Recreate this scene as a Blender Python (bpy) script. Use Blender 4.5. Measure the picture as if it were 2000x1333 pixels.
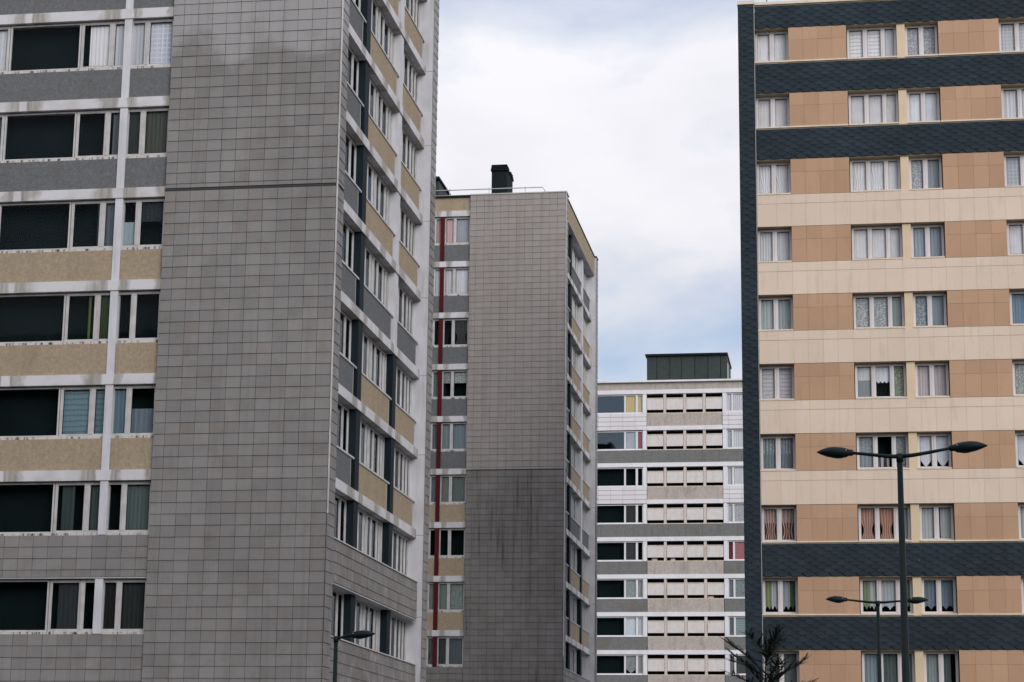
import bpy, math, random
from mathutils import Vector, Matrix

SC = bpy.context.scene
for o in list(bpy.data.objects):
    bpy.data.objects.remove(o)
COL = SC.collection
RND = random.Random(11)
EYE = 1.6

# ------------------------------------------------------------------ camera
YAW, PITCH, ROLL, FPX = 0.15757, 0.21710, 0.011595, 4148.0
fwd = Vector((-math.sin(YAW) * math.cos(PITCH), math.cos(YAW) * math.cos(PITCH), math.sin(PITCH)))
rgt = Vector((math.cos(YAW), math.sin(YAW), 0))
upv = rgt.cross(fwd)
r2 = rgt * math.cos(ROLL) + upv * math.sin(ROLL)
u2 = upv * math.cos(ROLL) - rgt * math.sin(ROLL)
cam = bpy.data.cameras.new('camera')
cam.sensor_width = 36.0
cam.lens = FPX / 2000 * 36.0
cam.clip_start = 0.5
cam.clip_end = 4000
camo = bpy.data.objects.new('camera', cam)
COL.objects.link(camo)
m3 = Matrix((r2, u2, -fwd)).transposed()
camo.matrix_world = Matrix.Translation((0, 0, EYE)) @ m3.to_4x4()
SC.camera = camo

# ------------------------------------------------------------------ light
SUN_EL, SUN_AZ = math.radians(21), math.radians(144)     # azimuth clockwise from +Y: behind the viewer, to the right
w = bpy.data.worlds.new('World')
SC.world = w
w.use_nodes = True
wn = w.node_tree.nodes
wl = w.node_tree.links
wn.clear()


def wnode(t, **k):
    n = wn.new(t)
    for a, b in k.items():
        setattr(n, a, b)
    return n


wo = wnode('ShaderNodeOutputWorld')
bg = wnode('ShaderNodeBackground')
bg.inputs[1].default_value = 0.10
sky = wnode('ShaderNodeTexSky', sky_type='NISHITA', sun_disc=False)
sky.sun_elevation = math.radians(38)
sky.sun_rotation = SUN_AZ
sky.air_density = 1.0
sky.dust_density = 1.2
sky.ozone_density = 2.0
tc = wnode('ShaderNodeTexCoord')
mp = wnode('ShaderNodeMapping')
mp.inputs['Scale'].default_value = (1.0, 1.0, 2.2)
mp.inputs['Location'].default_value = (0.119, 7.537, 2.295)
wl.new(tc.outputs['Generated'], mp.inputs[0])
n1 = wnode('ShaderNodeTexNoise')
n1.inputs['Scale'].default_value = 4.6
n1.inputs['Detail'].default_value = 7
n1.inputs['Roughness'].default_value = 0.5
n1.inputs['Distortion'].default_value = 0.35
wl.new(mp.outputs[0], n1.inputs['Vector'])
cr = wnode('ShaderNodeValToRGB')
cr.color_ramp.elements[0].position = 0.36
cr.color_ramp.elements[0].color = (0.36, 0.36, 0.36, 1)
cr.color_ramp.elements[1].position = 0.56
cr.color_ramp.elements[1].color = (1, 1, 1, 1)
wl.new(n1.outputs[0], cr.inputs[0])
# cloud tone: soft grey to white, second noise
n2 = wnode('ShaderNodeTexNoise')
n2.inputs['Scale'].default_value = 7.0
n2.inputs['Detail'].default_value = 5
wl.new(mp.outputs[0], n2.inputs['Vector'])
ct = wnode('ShaderNodeValToRGB')
ct.color_ramp.elements[0].position = 0.36
ct.color_ramp.elements[0].color = (6.35, 6.35, 6.85, 1)
ct.color_ramp.elements[1].position = 0.62
ct.color_ramp.elements[1].color = (7.3, 7.25, 7.6, 1)
wl.new(n2.outputs[0], ct.inputs[0])
sk = wnode('ShaderNodeVectorMath', operation='MULTIPLY')
sk.inputs[1].default_value = (0.82, 0.97, 1.06)
wl.new(sky.outputs[0], sk.inputs[0])
mx = wnode('ShaderNodeMix', data_type='RGBA')
wl.new(cr.outputs[0], mx.inputs['Factor'])
wl.new(sk.outputs[0], mx.inputs['A'])
wl.new(ct.outputs[0], mx.inputs['B'])
# overcast skies grow brighter towards the zenith
sp = wnode('ShaderNodeSeparateXYZ')
wl.new(tc.outputs['Generated'], sp.inputs[0])
mr = wnode('ShaderNodeMapRange')
mr.inputs['From Min'].default_value = 0.0
mr.inputs['From Max'].default_value = 1.0
mr.inputs['To Min'].default_value = 0.86
mr.inputs['To Max'].default_value = 1.6
wl.new(sp.outputs[2], mr.inputs[0])
sc2 = wnode('ShaderNodeVectorMath', operation='SCALE')
wl.new(mx.outputs['Result'], sc2.inputs[0])
wl.new(mr.outputs[0], sc2.inputs['Scale'])
wl.new(sc2.outputs[0], bg.inputs[0])
wl.new(bg.outputs[0], wo.inputs[0])

sun = bpy.data.lights.new('sun', 'SUN')
sun.energy = 1.5
sun.angle = math.radians(34)
sun.color = (1.0, 0.965, 0.92)
suno = bpy.data.objects.new('sun', sun)
COL.objects.link(suno)
sd = Vector((math.sin(SUN_AZ) * math.cos(SUN_EL), math.cos(SUN_AZ) * math.cos(SUN_EL), math.sin(SUN_EL)))
suno.rotation_euler = sd.to_track_quat('Z', 'Y').to_euler()
suno.location = sd * 200

SC.view_settings.view_transform = 'Standard'
SC.view_settings.look = 'None'
SC.view_settings.exposure = 0.25
SC.view_settings.gamma = 1.0
SC.view_settings.use_curve_mapping = False
SC.cycles.max_bounces = 6
SC.cycles.diffuse_bounces = 3
SC.cycles.glossy_bounces = 2
SC.cycles.transparent_max_bounces = 12


# ------------------------------------------------------------------ materials
class NT:
    def __init__(s, name):
        s.m = bpy.data.materials.new(name)
        s.m.use_nodes = True
        s.n = s.m.node_tree.nodes
        s.l = s.m.node_tree.links
        s.n.clear()
        s.out = s.n.new('ShaderNodeOutputMaterial')
        s.b = s.n.new('ShaderNodeBsdfPrincipled')
        s.l.new(s.b.outputs[0], s.out.inputs[0])

    def node(s, t, **k):
        n = s.n.new(t)
        for a, b in k.items():
            setattr(n, a, b)
        return n

    def put(s, v, sock):
        if isinstance(v, (int, float)):
            sock.default_value = v
        elif isinstance(v, (tuple, list)):
            sock.default_value = tuple(v) + ((1,) if len(v) == 3 and len(sock.default_value) == 4 else ())
        else:
            s.l.new(v, sock)

    def pos(s, sc=(1, 1, 1), kind='pos'):
        if kind == 'pos':
            g = s.node('ShaderNodeNewGeometry').outputs['Position']
        else:
            g = s.node('ShaderNodeTexCoord').outputs[kind]
        v = s.node('ShaderNodeVectorMath', operation='MULTIPLY')
        s.l.new(g, v.inputs[0])
        v.inputs[1].default_value = sc
        return v.outputs[0]

    def noise(s, scale, vec=None, detail=3, rough=.5, dist=0):
        n = s.node('ShaderNodeTexNoise')
        n.inputs['Scale'].default_value = scale
        n.inputs['Detail'].default_value = detail
        n.inputs['Roughness'].default_value = rough
        n.inputs['Distortion'].default_value = dist
        s.l.new(vec if vec is not None else s.pos(), n.inputs['Vector'])
        return n.outputs[0]

    def ramp(s, v, a, b, ca=0.0, cb=1.0):
        r = s.node('ShaderNodeMapRange')
        s.put(v, r.inputs[0])
        for i, q in enumerate((a, b, ca, cb)):
            s.put(q, r.inputs[i + 1])
        return r.outputs[0]

    def math(s, op, a, b=0.0, c=None):
        n = s.node('ShaderNodeMath', operation=op)
        s.put(a, n.inputs[0])
        s.put(b, n.inputs[1])
        if c is not None:
            s.put(c, n.inputs[2])
        return n.outputs[0]

    def mix(s, f, a, b, mode='MIX'):
        n = s.node('ShaderNodeMix', data_type='RGBA', blend_type=mode)
        s.put(f, n.inputs['Factor'])
        s.put(a, n.inputs['A'])
        s.put(b, n.inputs['B'])
        return n.outputs['Result']

    def piece(s):
        """a random number for each separate piece"""
        a = s.node('ShaderNodeObjectInfo').outputs['Random']
        b = s.node('ShaderNodeNewGeometry').outputs['Random Per Island']
        return s.math('FRACT', s.math('ADD', s.math('MULTIPLY', a, 7.31), b))

    def scale(s, col, f):
        n = s.node('ShaderNodeVectorMath', operation='SCALE')
        s.put(col, n.inputs[0])
        s.put(f, n.inputs['Scale'])
        return n.outputs[0]

    def bump(s, h, strength=.3, dist=.01):
        n = s.node('ShaderNodeBump')
        n.inputs['Strength'].default_value = strength
        n.inputs['Distance'].default_value = dist
        s.l.new(h, n.inputs['Height'])
        s.l.new(n.outputs[0], s.b.inputs['Normal'])

    def done(s, col, rough=.8, spec=.3):
        s.put(col, s.b.inputs['Base Color'])
        s.put(rough, s.b.inputs['Roughness'])
        s.b.inputs['Specular IOR Level'].default_value = spec
        return s.m

    def xyz(s, v=None):
        n = s.node('ShaderNodeSeparateXYZ')
        s.l.new(v if v is not None else s.node('ShaderNodeNewGeometry').outputs['Position'], n.inputs[0])
        return n.outputs


def m_tile(name, wash=None, stain=None, patch=False):
    t = NT(name)
    p = t.piece()
    c = t.mix(p, (0.240, 0.224, 0.216), (0.196, 0.184, 0.179))
    p2 = t.math('FRACT', t.math('MULTIPLY', p, 13.7))
    c = t.mix(t.ramp(p2, .78, 1.2), c, (0.195, 0.172, 0.152))
    big = t.noise(.16, detail=4, rough=.6)
    c = t.scale(c, t.ramp(big, .3, .7, .80, 1.16))
    blot = t.noise(1.7, detail=5, rough=.6)
    c = t.mix(t.math('MULTIPLY', t.ramp(blot, .5, .75), .4), c, (0.14, 0.118, 0.10))
    x, y, z = t.xyz()
    if wash:
        zz = t.math('ADD', z, t.math('MULTIPLY', t.ramp(t.noise(.8, detail=5), .3, .7, -1, 1), .8))
        c = t.mix(t.math('MULTIPLY', t.ramp(zz, wash - .35, wash + .4), .45), c, (0.42, 0.40, 0.41))
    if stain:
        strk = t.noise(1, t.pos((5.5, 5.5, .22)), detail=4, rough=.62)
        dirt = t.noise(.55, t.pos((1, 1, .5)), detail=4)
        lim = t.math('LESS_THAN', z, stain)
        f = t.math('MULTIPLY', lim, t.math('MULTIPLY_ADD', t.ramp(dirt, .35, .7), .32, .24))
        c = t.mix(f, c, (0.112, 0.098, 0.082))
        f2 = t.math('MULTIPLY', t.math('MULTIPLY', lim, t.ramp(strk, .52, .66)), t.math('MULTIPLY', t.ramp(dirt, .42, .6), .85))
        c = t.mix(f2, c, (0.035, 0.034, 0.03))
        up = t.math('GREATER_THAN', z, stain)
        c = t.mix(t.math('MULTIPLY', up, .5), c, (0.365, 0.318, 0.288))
    drip = t.noise(1, t.pos((4.2, 4.2, .16)), detail=5, rough=.65)
    c = t.mix(t.math('MULTIPLY', t.ramp(drip, .52, .75), .3), c, (0.10, 0.09, 0.08))
    if patch:
        pw = t.noise(1, t.pos((.8, .8, 1.3)), detail=7, rough=.72)
        c = t.mix(t.math('MULTIPLY', t.ramp(pw, .53, .62), .5), c, (0.40, 0.38, 0.37))
        c = t.mix(t.math('MULTIPLY', t.ramp(drip, .46, .6), .4), c, (0.17, 0.135, 0.105))
    fine = t.noise(55, detail=2)
    c = t.scale(c, t.ramp(fine, .25, .75, .9, 1.1))
    t.bump(fine, .25, .004)
    return t.done(c, t.ramp(p2, 0, 1, .55, .75), .35)


def m_dash(name, c1, c2, c3, grime=(.12, .11, .1), g=.3, scale=75, moss=None):
    """pebble-dash panel"""
    t = NT(name)
    v = t.node('ShaderNodeTexVoronoi')
    v.inputs['Scale'].default_value = scale
    t.l.new(t.pos(), v.inputs['Vector'])
    s = t.xyz(v.outputs['Color'])[0]
    c = t.mix(t.ramp(s, .2, .8), c1, c2)
    c = t.mix(t.math('MULTIPLY', t.ramp(s, .86, .95), .6), c, c3)
    c = t.scale(c, t.ramp(t.noise(9, detail=3), .25, .75, .86, 1.14))
    st = t.noise(1, t.pos((3.2, 3.2, .5)), detail=4, rough=.6)
    big = t.noise(.9, detail=4)
    c = t.mix(t.math('MULTIPLY', t.ramp(t.math('ADD', st, t.math('MULTIPLY', big, .5)), .72, 1.0), g), c, grime)
    if moss:
        c = t.mix(t.math('MULTIPLY', t.ramp(t.noise(.5, detail=5), .55, .7), .5), c, moss)
    t.bump(v.outputs['Distance'], .5, .012)
    return t.done(c, .93, .15)


def m_slab(name, axis):
    """precast band: rubbed white middle, weathered ends, streaks"""
    t = NT(name)
    gen = t.node('ShaderNodeTexCoord').outputs['Generated']
    x, y, z = t.xyz(gen)
    u = (x, y)[axis]
    n = t.noise(2.3, detail=4)
    d = t.math('MINIMUM', u, t.math('SUBTRACT', 1.0, u))
    d = t.math('ADD', d, t.math('MULTIPLY', t.ramp(n, .3, .7, -1, 1), .07))
    rnd = t.node('ShaderNodeObjectInfo').outputs['Random']
    clean = t.ramp(d, t.math('MULTIPLY_ADD', rnd, .12, .06), t.math('MULTIPLY_ADD', rnd, .18, .14))
    st = t.noise(1, t.pos((7, 7, .5)), detail=4, rough=.65)
    dirty = t.mix(t.ramp(st, .38, .66), (0.42, 0.395, 0.375), (0.26, 0.24, 0.222))
    cl = t.mix(t.ramp(t.noise(1.3, detail=5), .45, .75), (0.60, 0.585, 0.60), (0.48, 0.46, 0.455))
    c = t.mix(clean, dirty, cl)
    low = t.math('MULTIPLY', t.ramp(z, .18, 0), .35)
    c = t.mix(t.math('MULTIPLY', low, t.ramp(st, .4, .6)), c, (0.33, 0.28, 0.22))
    t.bump(t.noise(30, detail=3), .2, .004)
    return t.done(c, .75, .3)


def m_paint(name, c1, c2=None, rough=.6, spec=.4, streak=.3, grime=(.2, .18, .16), sc=1.0, per=.0):
    t = NT(name)
    c2 = c2 or tuple(q * .85 for q in c1)
    c = t.mix(t.ramp(t.noise(1.1 * sc, detail=4), .35, .7), c1, c2)
    if per:
        c = t.scale(c, t.ramp(t.piece(), 0, 1, 1 - per, 1 + per))
    st = t.noise(1, t.pos((6, 6, .6)), detail=4, rough=.62)
    c = t.mix(t.math('MULTIPLY', t.ramp(st, .52, .75), streak), c, grime)
    t.bump(t.noise(24, detail=3), .12, .004)
    return t.done(c, rough, spec)


def m_sill(name):
    t = NT(name)
    st = t.noise(7, t.pos((1, 1, .2)), detail=5, rough=.75)
    c = t.mix(t.ramp(st, .5, .6), (0.54, 0.51, 0.48), (0.06, 0.055, 0.05))
    return t.done(c, .7, .3)


def m_panel(name, c1, c2, grain=120, per=.05, rough=.85, stain=(.3, .25, .2), g=.25):
    t = NT(name)
    c = t.mix(t.piece(), c1, c2)
    c = t.scale(c, t.ramp(t.noise(grain, detail=1), .25, .75, .9, 1.1))
    c = t.scale(c, t.ramp(t.noise(.35, detail=3), .3, .7, .95, 1.05))
    st = t.noise(1, t.pos((4, 4, .7)), detail=4, rough=.6)
    c = t.mix(t.math('MULTIPLY', t.ramp(st, .56, .78), g), c, stain)
    t.bump(t.noise(60, detail=2), .2, .003)
    return t.done(c, rough, .2)


def m_shingle(name):
    t = NT(name)
    p = t.piece()
    c = t.mix(p, (0.018, 0.027, 0.036), (0.025, 0.036, 0.046))
    c = t.scale(c, t.ramp(t.noise(.35, detail=4), .3, .7, .82, 1.18))
    c = t.scale(c, t.ramp(t.noise(140, detail=1), .25, .75, .75, 1.25))
    drop = t.noise(1, t.pos((9, 9, 2.6)), detail=3, rough=.5)
    c = t.mix(t.ramp(drop, .765, .79), c, (.45, .45, .46))
    t.bump(t.noise(90, detail=2), .4, .004)
    return t.done(c, .9, .25)


def m_glass(name, ior=1.13, tint=(.975, .98, .98)):
    t = NT(name)
    t.n.remove(t.b)
    tr = t.node('ShaderNodeBsdfTransparent')
    tr.inputs[0].default_value = tint + (1,)
    gl = t.node('ShaderNodeBsdfGlossy')
    gl.inputs[0].default_value = (.9, .95, 1, 1)
    gl.inputs['Roughness'].default_value = 0.02
    fr = t.node('ShaderNodeFresnel')
    fr.inputs[0].default_value = ior
    n = t.noise(.8, detail=2)
    b = t.node('ShaderNodeBump')
    b.inputs['Strength'].default_value = .06
    b.inputs['Distance'].default_value = .05
    t.l.new(n, b.inputs['Height'])
    t.l.new(b.outputs[0], gl.inputs['Normal'])
    ms = t.node('ShaderNodeMixShader')
    t.l.new(fr.outputs[0], ms.inputs[0])
    t.l.new(tr.outputs[0], ms.inputs[1])
    t.l.new(gl.outputs[0], ms.inputs[2])
    t.l.new(ms.outputs[0], t.out.inputs[0])
    return t.m


CURT = {}


def m_curtain(col, pat='plain'):
    k = (col, pat)
    if k in CURT:
        return CURT[k]
    t = NT('curtain_%s_%d' % (pat, len(CURT)))
    c = col
    dk = tuple(q * (.55 if pat == 'lace' else .72) for q in col)
    p = t.pos()
    x, y, z = t.xyz()
    if pat == 'plain':
        c = t.mix(t.ramp(t.noise(1, t.pos((26, 26, .4)), detail=2), .35, .7), col, tuple(q * .82 for q in col))  # upright fold shading painted into the cloth colour
    elif pat == 'flat':
        c = t.mix(t.ramp(t.noise(3, detail=3), .35, .7), col, tuple(q * .9 for q in col))
    elif pat == 'lace':
        v = t.node('ShaderNodeTexVoronoi')
        v.inputs['Scale'].default_value = 17
        t.l.new(p, v.inputs['Vector'])
        c = t.mix(t.ramp(v.outputs['Distance'], .25, .55), col, dk)
    elif pat == 'grid':
        sx = t.math('SINE', t.math('MULTIPLY', t.math('ADD', x, y), 42))
        sz = t.math('SINE', t.math('MULTIPLY', z, 42))
        c = t.mix(t.ramp(t.math('MAXIMUM', sx, sz), .5, .9), tuple(q * .78 for q in col), col)
    elif pat == 'rows':
        sz = t.math('SINE', t.math('MULTIPLY_ADD', z, 40, t.math('MULTIPLY', t.noise(4), 3.0)))
        c = t.mix(t.ramp(sz, .2, .9), col, dk)
    CURT[k] = t.done(c, .95, .05)
    tl = t.b.inputs.get('Sheen Weight')
    if tl:
        tl.default_value = .1
    return t.m


MT = {
    'tileA': m_tile('slate_tile_grey', wash=EYE + 21.6),
    'tileB': m_tile('slate_tile_weathered', stain=EYE + 17.0),
    'tileS': m_tile('slate_tile_worn', patch=True),
    'subst': m_paint('tile_backing', (.05, .047, .044), streak=0),
    'dashG': m_dash('grey_pebbledash', (.155, .158, .163), (.11, .113, .118), (.30, .30, .30)),
    'dashT': m_dash('tan_pebbledash', (.385, .305, .212), (.30, .232, .158), (.53, .46, .37), grime=(.2, .16, .12)),
    'dashP': m_dash('pinkish_pebbledash', (.48, .42, .375), (.39, .335, .30), (.58, .53, .5), grime=(.2, .16, .14), g=.45),
    'dashD': m_dash('dark_grey_pebbledash', (.19, .19, .185), (.14, .14, .138), (.3, .3, .3), moss=(.14, .125, .075)),
    'slabX': m_slab('precast_band', 0),
    'slabY': m_slab('precast_band_side', 1),
    'white': m_paint('white_paint', (.60, .59, .62), (.50, .49, .51), streak=.3),
    'whiteC': m_paint('white_paint_bright', (.74, .73, .76), (.66, .65, .67), streak=.18),
    'pvc': m_paint('white_window_frame', (.55, .53, .525), (.43, .41, .395), rough=.5, streak=.5, grime=(.24, .20, .165), sc=2.5),
    'pvcD': m_paint('pale_window_frame', (.66, .62, .63), (.60, .56, .56), rough=.4, streak=.15, grime=(.4, .34, .28)),
    'sill': m_sill('stained_sill'),
    'sillC': m_paint('cream_sill', (.72, .62, .50), (.62, .52, .42), streak=.3),
    'dark': m_paint('dark_blue_paint', (.008, .014, .019), (.011, .019, .025), rough=.6, spec=.1, streak=.1, grime=(.02, .025, .03)),
    'red': m_paint('dark_red_paint', (.082, .007, .012), (.068, .007, .011), rough=.7, spec=.12, streak=.15, grime=(.05, .02, .02)),
    'room': m_paint('dark_room', (.0075, .0135, .015), streak=0, rough=.9, spec=0),
    'brown': m_panel('ochre_panel', (.485, .308, .20), (.43, .268, .172), stain=(.30, .18, .11)),
    'cream': m_panel('cream_panel', (.70, .575, .47), (.665, .535, .425), grain=70, stain=(.42, .35, .28), g=.35),
    'soffit': m_paint('cream_reveal', (.42, .34, .22), (.34, .27, .17), streak=.4),
    'post': m_paint('cream_post', (.68, .53, .36), (.62, .48, .33), streak=.2, grime=(.4, .3, .2)),
    'shing': m_shingle('bitumen_shingle'),
    'shsub': m_paint('shingle_backing', (.013, .019, .025), streak=0),
    'metal': m_paint('galvanised_trim', (.45, .44, .43), (.38, .37, .36), rough=.5),
    'roof': m_paint('dark_roof_metal', (.009, .014, .016), (.013, .019, .020), rough=.8, spec=.1, streak=.2, grime=(.03, .034, .03)),
    'green': m_paint('dark_green_cladding', (.018, .027, .024), (.027, .037, .033), rough=.7, streak=.5, grime=(.012, .018, .016), sc=2, per=.12),
    'glass': m_glass('window_glass'),
    'mirror': m_glass('reflective_glass', 1.75, (.8, .83, .85)),
    'lamp': m_paint('dark_green_steel', (.005, .011, .012), (.007, .014, .015), rough=.5, spec=.14, streak=.15, grime=(.02, .026, .026)),
    'lens': m_paint('lamp_bowl', (.03, .04, .04), rough=.25, streak=0),
    'tilew': m_panel('white_cladding_tile', (.68, .65, .67), (.64, .61, .63), stain=(.4, .38, .37), g=.3),
    'board': m_paint('white_board', (.66, .61, .59), (.60, .55, .53), streak=.3, grime=(.35, .3, .28), sc=3),
    'rusty': m_paint('rust_stained_post', (.60, .54, .51), (.52, .45, .40), streak=.7, grime=(.34, .20, .11), sc=5),
    'rust': m_paint('rusty_rail', (.62, .54, .46), (.54, .43, .32), streak=.6, grime=(.25, .12, .05), sc=6),
    'ground': m_paint('asphalt', (.055, .055, .055), (.04, .04, .042), rough=.95, streak=0),
    'plain': m_paint('plain_render', (.16, .155, .15), (.13, .125, .12), streak=.3),
}


def m_leaf():
    t = NT('dark_conifer_needles')
    c = t.mix(t.ramp(t.noise(1.5, detail=3), .35, .7), (.007, .013, .009), (.015, .025, .014))
    c = t.scale(c, t.ramp(t.piece(), 0, 1, .7, 1.3))
    return t.done(c, .8, .2)


MT['leaf'] = m_leaf()
MT['bark'] = m_paint('bark', (.03, .025, .02), (.02, .017, .014), rough=.95, streak=.3, grime=(.01, .01, .01), sc=4)


# ------------------------------------------------------------------ mesh helpers
class MB:
    """collects boxes and quads; facade 'x' faces -Y (u = X), facade 'y' faces +X (u = Y); v = depth into the wall"""

    def __init__(s, side='x', plane=0.0):
        s.v = []
        s.f = []
        s.side = side
        s.plane = plane

    def p(s, u, v, z):
        return (u, s.plane + v, z) if s.side == 'x' else (s.plane - v, u, z)

    def box(s, u0, u1, v0, v1, z0, z1):
        i = len(s.v)
        for z in (z0, z1):
            for (u, v) in ((u0, v0), (u1, v0), (u1, v1), (u0, v1)):
                s.v.append(s.p(u, v, z))
        for q in ((0, 3, 2, 1), (4, 5, 6, 7), (0, 1, 5, 4), (1, 2, 6, 5), (2, 3, 7, 6), (3, 0, 4, 7)):
            s.f.append(tuple(i + a for a in q))
        return s

    def wedge(s, u0, u1, vb, vt, vback, z0, z1):
        """tile: front face leans, bottom proud"""
        i = len(s.v)
        for (u, v, z) in ((u0, vb, z0), (u1, vb, z0), (u1, vback, z0), (u0, vback, z0),
                          (u0, vt, z1), (u1, vt, z1), (u1, vback, z1), (u0, vback, z1)):
            s.v.append(s.p(u, v, z))
        for q in ((0, 3, 2, 1), (4, 5, 6, 7), (0, 1, 5, 4), (1, 2, 6, 5), (2, 3, 7, 6), (3, 0, 4, 7)):
            s.f.append(tuple(i + a for a in q))
        return s

    def prism(s, pts, v0s, v1):
        """polygon pts (u,z) with its own front depths, closed back at v1"""
        i = len(s.v)
        n = len(pts)
        for (u, z), v in zip(pts, v0s):
            s.v.append(s.p(u, v, z))
        for (u, z) in pts:
            s.v.append(s.p(u, v1, z))
        s.f.append(tuple(i + k for k in range(n)))
        for k in range(n):
            a, b = i + k, i + (k + 1) % n
            s.f.append((b, a, a + n, b + n))
        return s

    def mesh(s, name, smooth=False):
        me = bpy.data.meshes.new(name)
        me.from_pydata(s.v, [], s.f)
        if smooth:
            me.polygons.foreach_set('use_smooth', [True] * len(me.polygons))
        me.update()
        return me

    def obj(s, name, mat, parent=None, smooth=False):
        return link(name, s.mesh(name, smooth), mat, parent)


def link(name, me, mat, parent=None, loc=None):
    if mat is not None and not me.materials:
        me.materials.append(MT[mat] if isinstance(mat, str) else mat)
    o = bpy.data.objects.new(name, me)
    COL.objects.link(o)
    if parent is not None:
        o.parent = parent
        par = parent
        off = Vector((0, 0, 0))
        while par is not None:            # meshes are written in world coordinates
            off += par.location
            par = par.parent
        o.location = (Vector(loc) if loc is not None else Vector((0, 0, 0))) - off
    elif loc is not None:
        o.location = loc
    return o


def thing(name, label, cat, loc, group=None):
    o = bpy.data.objects.new(name, None)
    o.empty_display_size = .5
    COL.objects.link(o)
    o.location = loc
    o['label'] = label
    o['category'] = cat
    if group:
        o['group'] = group
    return o


def tube(mb, pts, rad, n=8):
    """tube along points with radius per point"""
    i0 = len(mb.v)
    P = [Vector(p) for p in pts]
    for k, p in enumerate(P):
        d = (P[min(k + 1, len(P) - 1)] - P[max(k - 1, 0)]).normalized()
        a = d.cross(Vector((0, 0, 1)))
        if a.length < 1e-3:
            a = Vector((1, 0, 0))
        a.normalize()
        b = d.cross(a)
        r = rad[k] if isinstance(rad, (list, tuple)) else rad
        for j in range(n):
            t = 2 * math.pi * j / n
            mb.v.append(tuple(p + a * (r * math.cos(t)) + b * (r * math.sin(t))))
    for k in range(len(P) - 1):
        for j in range(n):
            a, b = i0 + k * n + j, i0 + k * n + (j + 1) % n
            mb.f.append((a, b, b + n, a + n))
    mb.f.append(tuple(i0 + j for j in reversed(range(n))))
    mb.f.append(tuple(i0 + (len(P) - 1) * n + j for j in range(n)))
    return mb


def curtain(parent, side, plane, u0, u1, z0, z1, kind, col, pat):
    mb = MB(side, plane)
    n = max(8, int((u1 - u0) / .02))
    ph = RND.random() * 6
    fold = 0.003 if pat in ('flat', 'lace', 'grid', 'rows') else .010
    if kind == 'swag':
        fold = .02
    kf = RND.uniform(38, 60)
    zt, zb = z1, z0
    if kind == 'low':
        zt = z0 + (z1 - z0) * .55
    if kind == 'half':
        zb = z0 + (z1 - z0) * .55
    H = z1 - z0
    W = u1 - u0
    rows = 8 if kind == 'swag' else 2
    for r in range(rows + 1):
        fr = r / rows
        for k in range(n + 1):
            s = k / n
            bot = zb
            if kind == 'point':
                bot = z0 + H * (.02 + .26 * abs(2 * s - 1))
            if kind == 'scallop':
                bot = z0 + H * (.52 - .06 * abs(math.sin(s * 12 + ph)))
            if kind == 'wave':
                bot = z0 + H * (.10 + .12 * abs(math.sin(s * 5.2 + ph)))
            z = zt + (bot - zt) * fr
            uu = s
            if kind == 'swag':
                pinch = 1 - .45 * math.exp(-((fr - .68) / .22) ** 2)
                uu = .5 + (s - .5) * pinch
            mb.v.append(mb.p(u0 + W * uu, fold * math.sin(kf * (u0 + W * s) + ph), z))
    for r in range(rows):
        for k in range(n):
            a = r * (n + 1) + k
            mb.f.append((a, a + n + 1, a + n + 2, a + 1))
    mb.obj('curtain', m_curtain(col, pat), parent, smooth=True)


def window(parent, side, plane, u0, u1, z0, z1, mulls=(), cur=(), fw=.06, mw=.11, dep=.06, frame='pvc', glass='glass', sill=None,
           sash=True, skip=()):
    """frame mesh with panes and curtains as children; mulls = centres of the uprights"""
    mb = MB(side, plane)
    mb.box(u0, u0 + fw, 0, dep, z0, z1).box(u1 - fw, u1, 0, dep, z0, z1)
    mb.box(u0 + fw, u1 - fw, 0, dep, z0, z0 + fw).box(u0 + fw, u1 - fw, 0, dep, z1 - fw, z1)
    ed = [u0 + fw]
    for m in mulls:
        mw_ = mw
        if isinstance(m, tuple):
            m, mw_ = m
        mb.box(m - mw_ / 2, m + mw_ / 2, -.008, dep, z0 + fw, z1 - fw)
        if mw_ > .09:                                   # meeting stile
            mb.box(m - .012, m + .012, -.02, -.008, z0 + fw, z1 - fw)
        ed += [m - mw_ / 2, m + mw_ / 2]
    ed.append(u1 - fw)
    w = mb.obj('window', frame, parent)
    for i in range(0, len(ed), 2):
        a, b = ed[i], ed[i + 1]
        k = i // 2
        if sash and b - a > .2:                         # inner sash bead
            q = MB(side, plane)
            s = .022
            q.box(a, a + s, .012, dep, z0 + fw, z1 - fw).box(b - s, b, .012, dep, z0 + fw, z1 - fw)
            q.box(a + s, b - s, .012, dep, z0 + fw, z0 + fw + s).box(a + s, b - s, .012, dep, z1 - fw - s, z1 - fw)
            q.obj('sash', frame, w)
            q = MB(side, plane)
            a3, b3, c3, d3 = a + s, b - s, z0 + fw + s, z1 - fw - s
            g = .009
            q.box(a3, a3 + g, .02, dep, c3, d3).box(b3 - g, b3, .02, dep, c3, d3)
            q.box(a3 + g, b3 - g, .02, dep, c3, c3 + g).box(a3 + g, b3 - g, .02, dep, d3 - g, d3)
            q.obj('gasket', 'room', w)
        if k not in skip:
            MB(side, plane).box(a, b, .035, .041, z0 + fw, z1 - fw).obj('pane', glass, w)
        c = cur[k] if k < len(cur) else None
        for cc in (c if isinstance(c, list) else [c]):
            if cc:
                kind, col, pat = cc[:3]
                a2, b2 = (a, b) if len(cc) < 5 else (a + (b - a) * cc[3], a + (b - a) * cc[4])
                curtain(w, side, plane + (.10 if side == 'x' else -.10), a2, b2, z0 + fw * .5, z1 - fw * .5, kind, col, pat)
    if sill:
        MB(side, plane).box(u0 - .01, u1 + .01, -sill[1], dep, z0 - sill[0], z0).obj('sill', sill[2], w)
    return w


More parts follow.
